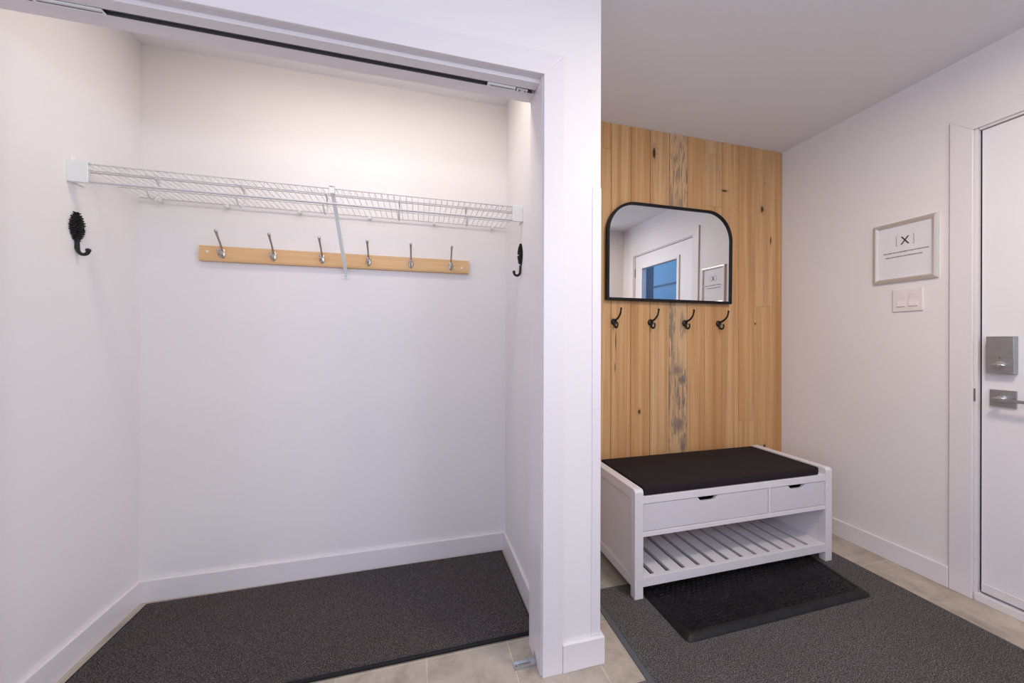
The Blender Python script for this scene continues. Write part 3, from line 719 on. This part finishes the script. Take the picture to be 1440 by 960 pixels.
# ------------------------------------------------------------------ coat rack on the closet wall
rk = thing('coat_rack', (-0.354, YB, 1.505), 'light wood rail with six nickel hooks on the closet back wall', 'coat rack')
rx0, rx1 = -0.958, 0.251
m = MB().prism([(YB, 1.504), (1.8985, 1.504), (1.8965, 1.5055), (1.8965, 1.5095), (1.8950, 1.5105), (1.8950, 1.571), (1.8965, 1.573), (YB, 1.573)], 'x', rx0, rx1)
m.build('rail', M_rack, rk, bevel=0.0008)
for x, zz in ((-0.926, 1.5455), (0.215, 1.532)):
    MB().lathe([(0.0055, 0), (0.005, 0.0015), (0.002, 0.0028)], (x, 1.895, zz), (0, -1, 0), 14).build('screw_cap', M_brkt, rk, smooth=True)
hk0 = None
for k, x in enumerate((-0.868, -0.663, -0.457, -0.247, -0.044, 0.158)):
    if hk0 is None:
        m = MB()
        seg = 24; prof = [(1.0, 0), (1.0, 0.0015), (0.86, 0.0035), (0.5, 0.0055), (0.05, 0.0062)]
        rings = [[m.bm.verts.new((0.0128*r*math.cos(2*PI*i/seg), -h, -0.002+0.0225*r*math.sin(2*PI*i/seg))) for i in range(seg)] for r, h in prof]
        for a in range(len(rings)-1):
            for i in range(seg): m.bm.faces.new((rings[a][i], rings[a][(i+1) % seg], rings[a+1][(i+1) % seg], rings[a+1][i]))
        m.bm.faces.new(rings[0][::-1]); m.bm.faces.new(rings[-1])
        hk0 = m.build('hook', M_nickel, rk, world=False, smooth=True); hk0.location = (x+0.354, 1.895-YB, 1.5415-1.505)
        m = MB(); p = spline([(0, -0.004, 0.014), (0, -0.011, 0.026), (0, -0.022, 0.043), (0, -0.037, 0.060), (0, -0.047, 0.072), (0, -0.054, 0.083)])
        n = len(p); m.tube(p, [0.0036+0.0018*abs(2*i/(n-1)-1)**2+(0.0012*i/(n-1)) for i in range(n)], 10); m.ball((0, -0.055, 0.085), 0.0072, 2, (1, 0.8, 1))
        m.build('upper_prong', M_nickel, hk0, world=False, smooth=True)
        m = MB(); p = spline([(0, -0.005, -0.006), (0, -0.016, -0.016), (0, -0.029, -0.016), (0, -0.036, -0.004), (0, -0.036, 0.003)])
        m.tube(p, 0.0038, 10); m.ball((0, -0.036, 0.005), 0.0066, 2, (1, 1, 0.85))
        m.build('lower_prong', M_nickel, hk0, world=False, smooth=True)
    else:
        c = copy_tree(hk0, rk); c.location.x = x+0.354

# ------------------------------------------------------------------ cast iron pine cone hooks
pc = thing('pinecone_hook', (XL, 1.616, 1.450), 'x', 'hook')
m = MB(); m.lathe([(0.005, -0.050), (0.012, -0.044), (0.0185, -0.025), (0.0215, 0.0), (0.018, 0.025), (0.011, 0.043), (0.005, 0.050)], (0.0, 0, 0.099), (0, 0, 1), 20)
for v in m.bm.verts: v.co.x *= 0.45
rp = random.Random(5)
rows = 13
for j in range(rows):
    t = j/(rows-1); zz = 0.052+0.094*t
    rad = 0.0255*math.sin(PI*(0.12+0.80*t))**0.8
    cnt = max(3, int(rad/0.0255*9))
    for i in range(cnt):
        a = -PI/2+PI*(i+0.5*(j % 2))/(cnt-0.5)
        px, py = rad*0.45*math.cos(a), rad*math.sin(a)
        mt = Matrix.Translation((px+0.002, py, zz)) @ Matrix.Rotation(a, 4, 'Z') @ Matrix.Rotation(-0.55, 4, 'Y') @ Matrix.Diagonal((1.05, 0.95, 0.42, 1))
        bmesh.ops.create_icosphere(m.bm, subdivisions=1, radius=0.0058+rp.uniform(-.0006, .0008), matrix=mt)
for v in m.bm.verts:
    if v.co.x < 0.0005: v.co.x = 0.0005
m.build('cone_plate', M_black, pc, world=False)
m = MB(); m.tube(spline([(0.004, 0, 0.052), (0.005, 0, 0.030), (0.007, 0, 0.012), (0.016, 0, 0.002), (0.029, 0, 0.003), (0.036, 0, 0.013)], 5), 0.0058, 8); m.ball((0.035, 0, 0.017), 0.0078, 2, (1, 1.1, 0.9))
m.box(0.0005, 0.006, -0.007, 0.007, 0.018, 0.055, 0.001)
m.build('hook_prong', M_black, pc, world=False, smooth=True)
for (y, zz, xx) in ((0.009, 0.094, 0.0185), (0.006, 0.050, 0.0105)):
    m = MB(); m.lathe([(0.0042, -0.004), (0.0042, 0.002), (0.002, 0.0035)], (xx, y, zz), (1, 0, 0), 12); m.build('screw', M_shine, pc, world=False, smooth=True)
tag(pc, 'black cast iron pine cone hook on the left closet wall', 'hook', 'pine cone hooks')
pc2 = copy_tree(pc); pc2.location = (XRC, 1.609, 1.452); pc2.rotation_euler = (0, 0, PI)
tag(pc2, 'black cast iron pine cone hook seen edge-on on the right closet wall', 'hook', 'pine cone hooks')

# ------------------------------------------------------------------ ceiling lamps (out of the frame: over the entry, and behind the closet header)
def ceiling_lamp(x, y, r, lab):
    t = thing('ceiling_light', (x, y, CZ), lab, 'lamp')
    MB().lathe([(0.0, -0.010), (r*0.9, -0.010), (r*0.9, -0.030*r/0.2), (r*0.95, -0.032*r/0.2), (r, -0.026*r/0.2), (r, 0.0)], (0, 0, 0), (0, 0, 1), 36).build('housing', M_trim, t, world=False, smooth=True)
    MB().lathe([(0.0, -0.016), (r*0.89, -0.016), (r*0.89, -0.011), (0.0, -0.011)], (0, 0, 0), (0, 0, 1), 36).build('diffuser', M_diff, t, world=False)
ceiling_lamp(1.35, 0.35, 0.20, 'round white flush ceiling lamp above the entry mat')
t = thing('ceiling_light', (-0.25, 1.40, CZ), 'slim white bar light inside the closet behind the header', 'lamp')
MB().box(-0.86, 0.36, 1.345, 1.455, 2.412, CZ).build('housing', M_trim, t, bevel=0.003)
MB().box(-0.85, 0.35, 1.350, 1.450, 2.406, 2.4119).build('diffuser', M_diff, t)
for x, y in ((-0.1, -0.9), (1.4, -0.7)):  # unseen pendants, added to go with the two hall fill lights
    t = thing('fill_pendant', (x, y, CZ), 'added open globe pendant lamp for fill light in the hall behind the camera' if x < 1 else 'added open globe pendant lamp for fill light in the hall near the entry door', 'lamp', 'added hall pendants')
    m = MB(); m.tube([(0, 0, -0.012), (0, 0, -0.285)], 0.003, 8); m.build('cord', M_rubber, t, world=False)
    MB().lathe([(0.05, 0), (0.05, -0.012), (0.01, -0.02)], (0, 0, 0), (0, 0, 1), 24).build('canopy', M_trim, t, world=False)
    MB().lathe([(0.012, -0.285), (0.022, -0.29), (0.022, -0.318), (0.012, -0.322)], (0, 0, 0), (0, 0, 1), 20).build('lamp_holder', M_trim, t, world=False)
